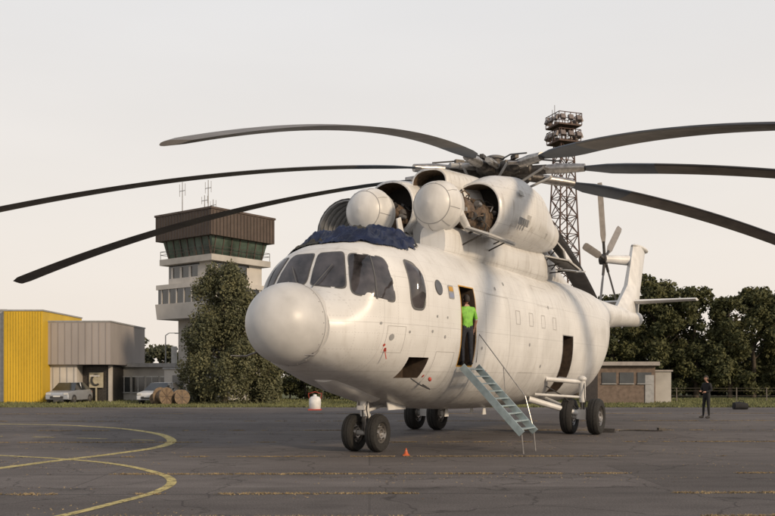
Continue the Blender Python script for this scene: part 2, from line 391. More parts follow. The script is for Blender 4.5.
M=Matrix.Rotation(.35,3,'X'); mb.box((3.6,-1.75,5.52),(2.0,.75,.05),0,M=M); mb.box((3.6,-1.75,5.47),(1.9,.7,.04),1,M=M)
mb.cyl((2.8,-1.9,5.45),(2.8,-1.3,5.2),.02,.02,6,2); mb.cyl((4.4,-1.9,5.45),(4.4,-1.3,5.2),.02,.02,6,2)
for (s,l,z,rx,ry,sx_,sy_) in((10.2,1.5,6.05,.9,.3,1.5,.9),(11.3,1.3,5.85,1.0,-.2,1.2,.8),(9.6,1.9,5.45,.25,.1,1.5,.8),(10.9,1.75,5.35,.15,-.1,1.1,.7)):
    M=Matrix.Rotation(rx,3,'X')@Matrix.Rotation(ry,3,'Y'); mb.box((s,-l,z),(sx_,sy_,.04),0,M=M)
    mb.box(Vector((s,-l,z))-M@Vector((0,0,.04)),(sx_*.9,sy_*.85,.03),2,M=M)
    mb.cyl((s,-l,z),(s,-.8,5.3),.02,.02,6,2)
mb.obj('open_cowl_panels',[WH2,GREYP,DMET],heli,30)
# rotor
HS,HZ=8.4,8.3
hub=Vector((HS,0,HZ)); mb=MB()
mb.cyl((HS,0,7.3),(HS,0,HZ+.2),.3,.26,24,1)
mb.lathe2((HS,0,HZ-.75),(0,0,1),[(0,.0),(0,.62),(.1,.66),(.2,.62),(.2,.0)],28,1)
mb.lathe2((HS,0,HZ-.2),(0,0,1),[(0,0),(0,.5),(.08,.62),(.32,.62),(.4,.45),(.45,.3),(.62,.26),(.66,.0)],28,0)
mb.lathe2((HS,0,HZ+.44),(0,0,1),[(0,.3),(.06,.34),(.12,.2),(.14,0)],20,2)
bang=[247,205,168,113,66,20,334,291]
RR=17.0
def droop(r): return 3.12*(r/RR)**1.9
for i,ph in enumerate(bang):
    a=math.radians(ph)-TH; d=Vector((math.cos(a),math.sin(a),0)); t=Vector((-d.y,d.x,0)); up=Vector((0,0,1))
    P=lambda r,o=0,z=0: hub+d*r+t*o+up*(z-droop(r))
    mb.tube([P(.4),P(.8),P(.85),P(1.2),P(1.25),P(1.7)],[.17,.17,.22,.22,.15,.15],12,0)
    mb.box(P(1.0),(.36,.5,.34),0,M=Matrix.Rotation(a,3,'Z')); 
    mb.tube([P(1.6),P(2.2),P(2.9)],[.14,.16,.12],12,1)
    mb.cyl(P(1.75,0,.0),P(1.75,-.5,-.05),.06,.06,8,1)
    mb.cyl(P(1.75,-.5,-.05),Vector((HS,0,HZ-.65))+d*.62-t*.45,.04,.04,8,2)
    mb.cyl(P(.7,.28,.06),P(1.8,.3,.06),.085,.085,10,2)
    mb.cyl(P(.9,.28,.06),P(1.5,.3,.06),.11,.11,10,1)
    mb.tube([P(.6,-.1,.3),P(1.3,-.15,.32),P(2.2,-.1,.2)],[.025]*3,6,3); mb.box(P(1.3,.0,.26),(.3,.12,.12),0,M=Matrix.Rotation(a,3,'Z'))
mb.obj('rotor_head',[DMET,METAL,GREYP,BLK],heli,35)
for i,ph in enumerate(bang):
    a=math.radians(ph)-TH; d=Vector((math.cos(a),math.sin(a),0)); t=Vector((-d.y,d.x,0))*-1
    mb=MB(); rs=[2.7,3.1,3.6,4.2]+list(np.linspace(5,RR-.3,22))+[RR]
    prof=[(0,0),(.04,.045),(.15,.07),(.35,.075),(.65,.045),(1,.004),(.65,-.035),(.35,-.05),(.15,-.045),(.04,-.03)]
    vs=[];nP=len(prof)
    for j,r in enumerate(rs):
        ch=.3 if r<2.8 else (.5 if r<3.2 else (.78 if r<4 else .86)); 
        if r>RR-.1: ch=.6
        tw=math.radians(11-12*(r/RR)); c=hub+d*r-Vector((0,0,droop(r)))
        for (u,vv) in prof:
            x=(u-.27)*ch; z=vv*max(ch,.5)*1.1
            vs.append(c+t*(-(x*math.cos(tw)-z*math.sin(tw)))+Vector((0,0,-x*math.sin(tw)+z*math.cos(tw))))
    for j in range(len(rs)-1):
        for k in range(nP):
            k2=(k+1)%nP; f=(j*nP+k,j*nP+k2,(j+1)*nP+k2,(j+1)*nP+k)
            mi=1 if k in(0,9,) else 0
            if rs[j]<4.6: mi=2
            mb.add([vs[q] for q in f],[(0,1,2,3)],mi)
    mb.add(vs[:nP],[tuple(range(nP))],0); mb.add(vs[-nP:],[tuple(range(nP))],0)
    me_o=mb.obj('rotor_blade',[BLADE,BLK,BAND],heli,0)
    bm=bmesh.new(); bm.from_mesh(me_o.data); bmesh.ops.remove_doubles(bm,verts=bm.verts,dist=1e-5); bmesh.ops.recalc_face_normals(bm,faces=bm.faces); bm.to_mesh(me_o.data); bm.free(); fin(me_o.data,40)
# tail
mb=MB()
def slab(pts,th0,th1,axis,m=0):
    (a,b,c,d)=pts; n=8; vs=[];fs=[]
    rows=[]
    for (p,q,th) in((a,b,th0),(d,c,th1)):
        row=[]
        for i in range(n+1):
            u=i/n; hh=th*.5*(2.97*math.sqrt(max(u,0))-1.26*u-3.5*u*u+2.84*u**3-1.05*u**4)
            row.append((Vector(p).lerp(Vector(q),u),hh))
        rows.append(row)
    for row in rows:
        for p,hh in row: vs.append(axis(p,hh))
        for p,hh in row[::-1][1:-1]: vs.append(axis(p,-hh))
    k=2*n
    for i in range(k): fs.append((i,(i+1)%k,k+(i+1)%k,k+i))
    fs.append(tuple(range(k)));fs.append(tuple(range(k,2*k)))
    mb.add(vs,fs,m)
slab([(24.0,4.9),(28.9,4.5),(29.4,6.4),(26.6,6.4)],.75,.65,lambda p,h:(p.x,-h,p.y))
slab([(26.6,6.4),(29.4,6.4),(30.6,8.5),(27.8,8.5)],.65,.5,lambda p,h:(p.x,-h,p.y))
mb.ell((29.3,0,8.53),(1.6,.3,.16),0)
for sd in(1,-1):
    slab([(26.4,5.55),(28.1,5.55),(27.8,5.6),(26.9,5.6)],.24,.14,lambda p,h,sd=sd:(p.x,-sd*(.1 if abs(p.y-5.55)<1e-6 else 3.2),p.y+h))
mb.obj('tail_fin_and_stabiliser',[WH2],heli,40)
mb=MB(); tr=Vector((26.6,1.15,7.75)); mb.cyl((27.9,0,7.75),tr,.28,.2,16,0); mb.cyl(tr-Vector((0,.1,0)),tr+Vector((0,.25,0)),.3,.26,20,1)
for k in range(5):
    a=math.radians(33+72*k); d=Vector((math.cos(a),0,math.sin(a))); t=Vector((-d.z,.7,d.x)).normalized()
    mb.tube([tr+d*.2,tr+d*.9],[.08,.07],8,1)
    vs=[];
    for r,ch in((.8,.2),(1.2,.36),(3.5,.36),(3.8,.28)):
        for u,h in((-.5,0),(-.2,.04),(.5,0),(-.2,-.03)): vs.append(tr+d*r+t*u*ch+Vector((0,h,0)))
    fs=[(4*i+j,4*i+(j+1)%4,4*i+4+(j+1)%4,4*i+4+j) for i in range(3) for j in range(4)]+[(0,1,2,3),(12,13,14,15)]
    mb.add(vs,fs,2)
mb.obj('tail_rotor',[WH2,DMET,mat('tail_blade_paint',(.22,.20,.185),.5)],heli,30)
# landing gear
def wheel(mb,c,r,wd,ax=(0,1,0)):
    h=wd/2; mb.lathe2(c,ax,[(-h*.6,r*.52),(-h*.9,r*.6),(-h,r*.78),(-h*.85,r*.93),(-h*.5,r*.99),(-h*.3,r*1.0),(-h*.28,r*.97),(-h*.2,r*.97),(-h*.18,r),(h*.18,r),(h*.2,r*.97),(h*.28,r*.97),(h*.3,r),(h*.5,r*.99),(h*.85,r*.93),(h,r*.78),(h*.9,r*.6),(h*.6,r*.52)],36,0)
    mb.lathe2(c,ax,[(-h*.35,0),(-h*.4,r*.15),(-h*.7,r*.2),(-h*.72,r*.28),(-h*.35,r*.34),(-h*.3,r*.46),(-h*.7,r*.53),(h*.7,r*.53),(h*.3,r*.46),(h*.35,r*.34),(h*.72,r*.28),(h*.7,r*.2),(h*.4,r*.15),(h*.35,0)],28,1)
    ax=Vector(ax)
    for k in range(8):
        a=k*math.pi/4
        for s_ in(1,-1): mb.ell(Vector(c)+ax*s_*h*.55+Vector((math.cos(a),0,math.sin(a)))*r*.4,(.018,.03,.018),4,6,4)
mb=MB()
for sd in(1,-1): wheel(mb,(0,sd*.32,.45),.45,.28)
mb.cyl((0,-.32,.45),(0,.32,.45),.06,.06,10,2)
mb.cyl((0,0,.42),(-.05,0,.95),.065,.065,12,3); mb.cyl((-.05,0,.85),(-.12,0,1.8),.11,.11,14,2)
mb.cyl((-.05,0,.95),(1.2,0,1.15),.045,.045,10,2); mb.cyl((.08,.07,.6),(.3,.07,.85),.03,.03,8,2); mb.cyl((.3,.07,.85),(.02,.07,1.1),.03,.03,8,2)
mb.cyl((-.16,0,.5),(-.16,0,1.3),.02,.02,6,4); mb.box((-.2,0,1.05),(.1,.2,.1),2); mb.tube([(-.1,-.1,1.3),(-.22,-.14,1.0),(-.05,-.12,.6)],[.014]*3,6,4)
for yy in(-.42,.42): mb.box((.75,yy,1.08),(.9,.025,.2),2,M=Matrix.Rotation(-.18 if yy<0 else .18,3,'X'))
mb.obj('nose_gear',[RUB,METAL,WH2,METAL,BLK],heli,30)
for sd in(1,-1):
    mb=MB(); Y=lambda l:-sd*l
    wheel(mb,(8.95,Y(2.28),.56),.56,.38); wheel(mb,(8.95,Y(3.12),.56),.56,.38)
    mb.cyl((8.95,Y(2.1),.56),(8.95,Y(3.2),.56),.09,.09,12,2)
    mb.cyl((8.95,Y(2.7),.6),(7.9,Y(1.3),1.1),.08,.10,12,2); mb.cyl((8.95,Y(2.7),.6),(9.6,Y(1.3),1.05),.07,.09,12,2)
    mb.cyl((8.95,Y(2.7),.62),(8.93,Y(2.7),1.2),.07,.07,14,3); mb.cyl((8.93,Y(2.7),1.0),(8.9,Y(2.7),1.72),.105,.105,14,2)
    mb.cyl((8.9,Y(2.72),1.62),(8.2,Y(1.75),1.72),.065,.075,12,2); mb.cyl((8.9,Y(2.72),1.62),(9.6,Y(1.75),1.72),.065,.075,12,2)
    mb.cyl((8.9,Y(2.7),1.15),(7.9,Y(1.5),1.25),.04,.04,8,2); mb.ell((8.9,Y(2.7),1.72),(.14,.14,.1),2)
    mb.box((8.95,Y(2.7),.62),(.32,.3,.3),2)
    mb.tube([(8.8,Y(2.55),.8),(8.5,Y(2.2),1.2),(8.1,Y(1.8),1.5)],[.02]*3,6,4); mb.tube([(8.85,Y(2.85),.7),(8.75,Y(2.82),1.2),(8.85,Y(2.78),1.6)],[.014]*3,6,4)
    mb.obj('main_gear',[RUB,METAL,WH2,METAL,BLK],heli,30)
# airstair
mb=MB()
a=Vector((0,-2.0,2.03)); b=Vector((0,-3.5,.46)); 
for s in(1.1,2.04):
    o=Vector((s,0,0)); ang=math.atan2((b-a).z,(b-a).y)
    mb.box((a+b)/2+o,(.035,(b-a).length,.17),0,M=Matrix.Rotation(ang,3,'X'))
    if s>1.5:
        mb.tube([a+o+Vector((0,.02,.1)),a+o+Vector((0,-.06,.8)),b+o+Vector((0,.25,.85)),b+o+Vector((0,.05,.1))],[.013]*4,8,1)
        for t in(.5,): mb.cyl(a.lerp(b,t)+o,a.lerp(b,t)+o+Vector((0,.06,.8)),.010,.010,6,1)
for k in range(9):
    p=a.lerp(b,(k+.5)/9); mb.box(p+Vector((1.57,0,0.02)),(.905,.17,.03),0)
for s in(1.14,2.0): mb.cyl(b+Vector((s,.02,-.02)),(s,b.y-.02,.0),.018,.018,8,1)
mb.obj('airstair',[ALU,METAL],heli,0)
# aerials, probes, tags, lights
mb=MB()
mb.box((1.1,-.35,5.4),(.3,.05,.6),0,M=Matrix.Rotation(-.35,3,'Y'),taper=.7)
mb.tube([(-3.3,-.75,2.3),(-3.6,-.82,2.2),(-3.9,-.82,2.2)],[.02,.02,.01],8,1); mb.tube([(-3.3,.75,2.3),(-3.6,.82,2.2),(-4.1,.82,2.2)],[.02,.02,.01],8,1)
mb.ell((-.1,-1.72,1.72),(.05,.04,.05),3)
mb.box((-1.85,-1.50,2.35),(.012,.06,.08),3); mb.tube([(-1.85,-1.50,2.31),(-1.85,-1.53,2.15)],[.01]*2,6,3)
mb.loft([(-1.9,.0,1.78,.3,.12,2),(-1.2,0,1.57,.42,.2,2),(0,0,1.30,.4,.14,2)],20,0)
for s,l in((6,.6),(7.2,-.3),(4.2,.2)): mb.box((s,-l,.78),(.25,.03,.2),0,taper=.6)
mb.tube([(-.95,-1.66,1.74),(-.9,-1.86,1.6),(-.4,-1.86,1.5),(-.35,-1.66,1.6)],[.016]*4,6,2)
mb.tube([(6.9,-1.2,.95),(6.9,-1.5,.5),(7.0,-1.7,.02)],[.010]*3,6,2)
mb.obj('aerials_and_probes',[WH2,METAL,BLK,RED],heli,30)
# tarpaulin draped over the cockpit roof
mb=MB(); NX,NY=170,150
s0,s1,l0,l1=-2.35,1.2,-1.8,1.8
vs=[];keep={};mats_=[]
def topz(s,l):
    zc=(ZT(s)+ZB(s))/2;H=(ZT(s)-ZB(s))/2;n=NF(s);q=max(1e-3,1-abs(l/Wf(s))**n);return zc+H*q**(1/n)
def rid(x,w_): return max(0,1-math.sqrt(x*x+w_*w_)*2.6)
for i in range(NX+1):
    for j in range(NY+1):
        s=s0+(s1-s0)*i/NX; l=l0+(l1-l0)*j/NY
        rad=((s+.42)/1.42)**2+((l+.1)/1.42)**2
        edge=1+.40*noise.noise(Vector((s*1.2,l*1.2,2)))+.25*noise.noise(Vector((s*3.4,l*3.4,5)))
        k=edge-rad; fall=max(0,min(1,k/.4))**.7
        r=0
        wx=.4*noise.noise(Vector((s*1.1,l*1.1,11)))
        for o,(fq,am) in enumerate(((1.0,.17),(2.0,.15),(4.2,.11),(8.5,.05))):
            r+=am*rid(noise.noise(Vector(((s+wx)*fq*.8+3,(l-wx)*fq*1.5,o*7.3))),.04)
        z=topz(s,l)+.015+fall*(.03+r*.78)*(1-.45*min(1,abs(l)/1.6))
        vs.append((s,-l,z)); keep[(i,j)]=k>0 and abs(l)<Wf(s)*.965
fs=[]
for i in range(NX):
    for j in range(NY):
        if keep[(i,j)] and keep[(i+1,j)] and keep[(i,j+1)] and keep[(i+1,j+1)]:
            fs.append((i*(NY+1)+j,(i+1)*(NY+1)+j,(i+1)*(NY+1)+j+1,i*(NY+1)+j+1)); mats_.append(1 if noise.noise(Vector((i*.020,j*.022,4)))>.2 else 0)
mb.v=vs; mb.f=fs; mb.m=mats_
tp=mb.obj('tarpaulin',[NAVY,OLIVE],heli,0); fin(tp.data,75)
# ------------------------------------------------------------------ people
SKIN=mat('skin',(.42,.24,.17),.55,0,.08); HAIR=mat('hair',(.03,.022,.016),.7,0,.3,60)
BLACKC=mat('black_clothing',(.014,.014,.016),.85,0,.3,20); TROU=mat('dark_trousers',(.03,.032,.04),.85,0,.3,20)
HIV=mat('hi_vis_green',(.20,.50,.05),.6,0,.2,14,.3,20); REFL=mat('reflective_band',(.5,.5,.48),.35); SHOE=mat('shoe_leather',(.02,.017,.015),.6); EYE=mat('eye_white',(.6,.6,.6),.3); LIPS=mat('lips',(.3,.12,.1))
def person(name,parent,loc,rz,J,top,legs,band=False,scale=1.0):
    root=empty(name,loc,rz); root.scale=(scale,)*3
    if parent: root.parent=parent
    j=dict(pel=(0,0,.95),sp=(0,.005,1.12),ch=(0,.005,1.33),nb=(0,.01,1.47),nt=(0,-.012,1.56),
      shL=(.175,.01,1.42),elL=(.235,.03,1.13),wrL=(.25,-.05,.88),shR=(-.175,.01,1.42),elR=(-.235,.03,1.13),wrR=(-.25,-.05,.88),
      hpL=(.095,0,.9),knL=(.105,-.015,.5),anL=(.11,.02,.1),toL=(.125,-.16,.035),hpR=(-.095,0,.9),knR=(-.105,-.015,.5),anR=(-.11,.02,.1),toR=(-.125,-.16,.035))
    j.update(J)
    rad=dict(pel=(.155,.115),sp=(.14,.105),ch=(.165,.115),nb=(.075,.07),nt=(.055,.055),shL=.068,elL=.046,wrL=.03,hpL=.092,knL=.062,anL=.042,toL=.036)
    for k in('sh','el','wr','hp','kn','an','to'): rad[k+'R']=rad[k+'L']
    names=list(j); idx={n:i for i,n in enumerate(names)}
    E=[('pel','sp'),('sp','ch'),('ch','nb'),('nb','nt'),('ch','shL'),('shL','elL'),('elL','wrL'),('ch','shR'),('shR','elR'),('elR','wrR'),('pel','hpL'),('hpL','knL'),('knL','anL'),('anL','toL'),('pel','hpR'),('hpR','knR'),('knR','anR'),('anR','toR')]
    me=bpy.data.meshes.new('b'); me.from_pydata([j[n] for n in names],[(idx[a],idx[b]) for a,b in E],[])
    o=bpy.data.objects.new('b',me); scene.collection.objects.link(o)
    md=o.modifiers.new('s','SKIN'); md.use_smooth_shade=True; sb=o.modifiers.new('d','SUBSURF'); sb.levels=2; sb.render_levels=2
    sv=me.skin_vertices[0].data
    for n in names:
        r=rad[n]; sv[idx[n]].radius=(r,r) if not isinstance(r,tuple) else r
        sv[idx[n]].use_root=(n=='pel')
    dg=bpy.context.evaluated_depsgraph_get(); nm=bpy.data.meshes.new_from_object(o.evaluated_get(dg)); bpy.data.objects.remove(o)
    V={n:Vector(j[n]) for n in names}
    bm_={('pel','sp'):0,('sp','ch'):0,('ch','nb'):0,('nb','nt'):2,('ch','shL'):0,('ch','shR'):0,('shL','elL'):0,('shR','elR'):0,('elL','wrL'):0,('elR','wrR'):0,
      ('pel','hpL'):1,('pel','hpR'):1,('hpL','knL'):1,('hpR','knR'):1,('knL','anL'):1,('knR','anR'):1,('anL','toL'):3,('anR','toR'):3}
    nm.materials.clear()
    for m in(top,legs,SKIN,SHOE,REFL): nm.materials.append(m)
    for p in nm.polygons:
        c=Vector(p.center);best=9;bi=0;bk=None
        for (a,b),mi in bm_.items():
            A,B=V[a],V[b];t=max(0,min(1,(c-A).dot(B-A)/(B-A).length_squared));dd=(c-A.lerp(B,t)).length
            if dd<best:best=dd;bi=mi;bk=(a,b)
        if bi==2 and c.z<V['nb'].z+.02: bi=0
        if band and bk[0][:2]=='el': bi=2
        if bi==0 and c.z<V['pel'].z-.0 and abs(c.x)<.2: bi=1
        if band and bi==0 and (abs(c.z-(V['sp'].z+.02))<.025): bi=4
        p.material_index=bi; p.use_smooth=True
    bo=bpy.data.objects.new('body',nm); scene.collection.objects.link(bo); bo.parent=root
    hc=V['nt']+Vector((0,-.02,.105)); m=MB(); vs=[];fs=[];n,k=28,20
    for i in range(k+1):
        p=math.pi*i/k
        for q in range(n):
            t=2*math.pi*q/n; x=.075*math.sin(p)*math.cos(t); y=.095*math.sin(p)*math.sin(t); z=.12*math.cos(p)
            if z<-.02: x*=1-(-z-.02)*3.2; y=y*(1-(-z-.02)*1.8)-(-z-.02)*.15
            if y<0 and abs(x)<.02 and -.045<z<.01: y-=.02*(1-abs(x)/.02)*(1-abs(z+.03)/.045 if z>-.03 else 1)
            if y<-.06 and .01<abs(x)<.045 and -.0<z<.03: y+=.008
            vs.append(hc+Vector((x,y,z)))
    for i in range(k):
        for q in range(n):
            q2=(q+1)%n; fs.append((i*n+q,(i+1)*n+q,(i+1)*n+q2,i*n+q2))
    m.add(vs,fs,0)
    for sx_ in(1,-1):
        m.ell(hc+Vector((sx_*.077,.005,-.005)),(.012,.02,.032),0,10,8); m.ell(hc+Vector((sx_*.03,-.084,.012)),(.013,.008,.007),1,8,6); m.ell(hc+Vector((sx_*.03,-.091,.012)),(.005,.003,.005),2,8,6)
        m.box(hc+Vector((sx_*.03,-.09,.032)),(.03,.006,.006),2)
    m.ell(hc+Vector((0,-.085,-.062)),(.022,.008,.007),3,10,6)
    hv=[];hf=[]
    for i in range(k+1):
        p=math.pi*.68*i/k
        for q in range(n):
            t=2*math.pi*q/n; y=.104*math.sin(p)*math.sin(t)+.006; z=.128*math.cos(p)+.006
            if y<-.035 and z<.055: z=.055+ .01*math.sin(q*3)
            hv.append(hc+Vector((.083*math.sin(p)*math.cos(t),y,z)))
    for i in range(k):
        for q in range(n):
            q2=(q+1)%n; hf.append((i*n+q,(i+1)*n+q,(i+1)*n+q2,i*n+q2))
    m.add(hv,hf,2); m.obj('head',[SKIN,EYE,HAIR,LIPS],root,60)
    for sd_ in('L','R'):
        w_=V['wr'+sd_]; d=(w_-V['el'+sd_]).normalized(); side=Vector((0,1,0)).cross(d); side=side.normalized() if side.length>.1 else Vector((1,0,0)); fw=d.cross(side)
        m=MB(); m.tube([w_-d*.02,w_+d*.03,w_+d*.09],[.027,.036,.034],10,0)
        for f in range(4):
            o_=fw*((f-1.5)*.02); L_=(.07,.08,.075,.058)[f]; s_=1 if sd_=='R' else -1
            m.tube([w_+d*.08+o_,w_+d*(.08+L_*.5)+o_+side*.008*s_,w_+d*(.08+L_*.9)+o_+side*.028*s_],[.0095,.009,.007],8,0)
        m.tube([w_+d*.03-fw*.03,w_+d*.065-fw*.055,w_+d*.095-fw*.058],[.012,.0105,.008],8,0)
        m.obj('hand',[SKIN],root,60)
    for sd_ in('L','R'):
        t_=V['to'+sd_];a_=V['an'+sd_]; m=MB(); mid=(t_+a_)/2
        m.ell((mid.x,mid.y-.005,a_.z-.055),(.05,.15,.045),0,16,8); m.obj('shoe',[SHOE],root,60)
    return root
person('standing_man',None,(13.9,39.2,0),math.radians(-60),dict(elR=(-.27,-.02,1.16),wrR=(-.12,-.22,1.14),elL=(.26,.0,1.15),wrL=(.13,-.22,1.10),knR=(-.13,-.03,.5),anR=(-.16,-.02,.1),toR=(-.2,-.19,.035)),BLACKC,BLACKC,scale=1.04)
person('ground_crew_worker',heli,(1.40,-2.0,2.06),math.radians(135),dict(elL=(.3,-.12,1.2),wrL=(.32,-.32,1.36),elR=(-.26,.0,1.15),wrR=(-.24,-.12,.92),knL=(.1,-.06,.5)),HIV,TROU,band=True,scale=.95)
# ------------------------------------------------------------------ ground
def ground_mats():
    m=bpy.data.materials.new('asphalt'); m.use_nodes=True; nt=m.node_tree;N=nt.nodes;L=nt.links;b=N['Principled BSDF']
    tc=N.new('ShaderNodeTexCoord')
    def nz(sc_,det=6,st=(1,1,1)):
        mp=N.new('ShaderNodeMapping'); mp.inputs['Scale'].default_value=st; L.new(tc.outputs['Object'],mp.inputs[0])
        n=N.new('ShaderNodeTexNoise'); n.inputs['Scale'].default_value=sc_; n.inputs['Detail'].default_value=det; L.new(mp.outputs[0],n.inputs[0]); return n.outputs[0]
    def rg(v,a,b_,c,d):
        n=N.new('ShaderNodeMapRange'); L.new(v,n.inputs[0])
        for i,x in enumerate((a,b_,c,d)): n.inputs[i+1].default_value=x
        return n.outputs[0]
    def mul(a,b_):
        n=N.new('ShaderNodeMath'); n.operation='MULTIPLY'; L.new(a,n.inputs[0]); L.new(b_,n.inputs[1]); return n.outputs[0]
    a=nz(.16,8,(.5,1.6,1)); c=nz(35,4); g=nz(140,2); mid=nz(1.4,8,(.7,1.5,1))
    r=N.new('ShaderNodeValToRGB'); L.new(a,r.inputs[0]); r.color_ramp.elements[0].position=.3; r.color_ramp.elements[1].position=.72
    r.color_ramp.elements[0].color=(.088,.077,.073,1); r.color_ramp.elements[1].color=(.155,.138,.130,1)
    br=N.new('ShaderNodeTexBrick'); br.inputs['Scale'].default_value=1; br.inputs['Brick Width'].default_value=9.5; br.inputs['Row Height'].default_value=3.6; br.inputs['Mortar Size'].default_value=.02
    br.inputs['Color1'].default_value=(.84,.84,.84,1); br.inputs['Color2'].default_value=(1.14,1.14,1.14,1); br.inputs['Mortar'].default_value=(.75,.75,.75,1)
    mpb=N.new('ShaderNodeMapping'); mpb.inputs['Rotation'].default_value=(0,0,math.radians(-1.15)); L.new(tc.outputs['Object'],mpb.inputs[0]); L.new(mpb.outputs[0],br.inputs['Vector'])
    bw=N.new('ShaderNodeRGBToBW'); L.new(br.outputs['Color'],bw.inputs[0])
    v=N.new('ShaderNodeTexVoronoi'); v.feature='DISTANCE_TO_EDGE'; v.inputs['Scale'].default_value=.42
    wn=N.new('ShaderNodeTexNoise'); wn.inputs['Scale'].default_value=1.2; wn.inputs['Detail'].default_value=6; L.new(tc.outputs['Object'],wn.inputs[0])
    ad=N.new('ShaderNodeVectorMath'); ad.operation='ADD'; L.new(tc.outputs['Object'],ad.inputs[0]); L.new(wn.outputs[1],ad.inputs[1]); L.new(ad.outputs[0],v.inputs['Vector'])
    k=mul(rg(c,.3,.7,.68,1.32),rg(g,.3,.7,.65,1.35)); k=mul(k,rg(v.outputs[0],0,.014,.5,1)); k=mul(k,rg(nz(.55,5),.62,.75,1,.6)); k=mul(k,rg(mid,.3,.7,.85,1.15)); k=mul(k,bw.outputs[0])
    sc_=N.new('ShaderNodeVectorMath'); sc_.operation='SCALE'; L.new(r.outputs[0],sc_.inputs[0]); L.new(k,sc_.inputs['Scale'])
    L.new(sc_.outputs[0],b.inputs['Base Color']); b.inputs['Roughness'].default_value=.88; b.inputs['Specular IOR Level'].default_value=.25
    bp=N.new('ShaderNodeBump'); bp.inputs['Strength'].default_value=.6; bp.inputs['Distance'].default_value=.012; L.new(c,bp.inputs['Height']); L.new(bp.outputs[0],b.inputs['Normal'])
    return m
ASPH=ground_mats()
GRASS=mat('grass_field',(.095,.105,.04),.95,0,.4,1.5,.6,20)
mb=MB(); mb.add([(-900,-60,0),(900,-60,0),(900,1500,0),(-900,1500,0)],[(0,1,2,3)]); mb.obj('grass_ground',[GRASS],None,0,loc=(0,0,-.008))
mb=MB(); mb.add([(-110,-40,0),(110,-40,0),(110,55,0),(-110,53.5,0)],[(0,1,2,3)]); mb.obj('apron_pavement',[ASPH],None,0)
mb=MB(); mb.add([(-110,57.5,0),(-5,57.5,0),(-5,64,0),(-110,64,0)],[(0,1,2,3)]); mb.obj('service_road',[mat('road_concrete',(.2,.19,.18),.9)],None,0,loc=(0,0,-.004))
def worn(name,col):
    m=mat(name,col,.8,0,.25,3); nt=m.node_tree;N=nt.nodes;L=nt.links;b=N['Principled BSDF']
    tc=N.new('ShaderNodeTexCoord');n=N.new('ShaderNodeTexNoise');n.inputs['Scale'].default_value=9;n.inputs['Detail'].default_value=8;n.inputs['Roughness'].default_value=.75;L.new(tc.outputs['Object'],n.inputs[0])
    r=N.new('ShaderNodeMapRange');L.new(n.outputs[0],r.inputs[0]);r.inputs[1].default_value=.36;r.inputs[2].default_value=.50;L.new(r.outputs[0],b.inputs['Alpha']);return m
YLINE=worn('yellow_line_paint',(.50,.41,.16))
def cat(pts,n=14):
    out=[];P=[Vector(p) for p in pts];P=[P[0]*2-P[1]]+P+[P[-1]*2-P[-2]]
    for i in range(1,len(P)-2):
        for k in range(n):
            t=k/n;a,b,c,d=P[i-1:i+3]; out.append(.5*((2*b)+(-a+c)*t+(2*a-5*b+4*c-d)*t*t+(-a+3*b-3*c+d)*t**3))
    out.append(P[-2]);return out
def line(name,pts,wd,dash=None,z=.004):
    c=cat([(x,y,0) for x,y in pts]); mb=MB(); acc=0
    for i in range(len(c)-1):
        d=(c[i+1]-c[i]); Lg=d.length; d0=(c[min(i+1,len(c)-1)]-c[max(i-1,0)]).normalized(); d1=(c[min(i+2,len(c)-1)]-c[i]).normalized()
        n0=Vector((-d0.y,d0.x,0))*wd/2;n1=Vector((-d1.y,d1.x,0))*wd/2
        if dash is None or (acc%dash)<dash*.55: mb.add([c[i]-n0,c[i+1]-n1,c[i+1]+n1,c[i]+n0],[(0,1,2,3)])
        acc+=Lg
    mb.obj(name,[YLINE],None,0,loc=(0,0,z))
line('taxiway_line_marking',[(-30,37),(-14.7,34.2),(-10.3,32.1),(-7.56,28.8),(-6.1,25.4),(-5.8,22.8),(-6.35,20.6),(-7.0,19.0),(-7.5,17.5),(-8.0,16.2)],.26)
line('taxiway_line_marking',[(-16,23.5),(-8.8,20.3),(-6.85,19.3),(-5.38,18.1),(-4.15,16.4),(-3.62,15.1),(-3.55,13.8),(-3.8,12.6),(-4.2,11.2),(-5,9.4)],.16,z=.006)
line('taxiway_dashed_marking',[(-20,29.2),(-10.5,26.6),(-7.9,25.7),(-6.5,25.1)],.14,1.9,.008)
STRAW=mat('dry_grass',(.30,.225,.12),.9,0,.3,2)
SLOPE=.02
JY=(9.2,11.3,13.6,16.4,20.0,24.5,30,36.5,44)
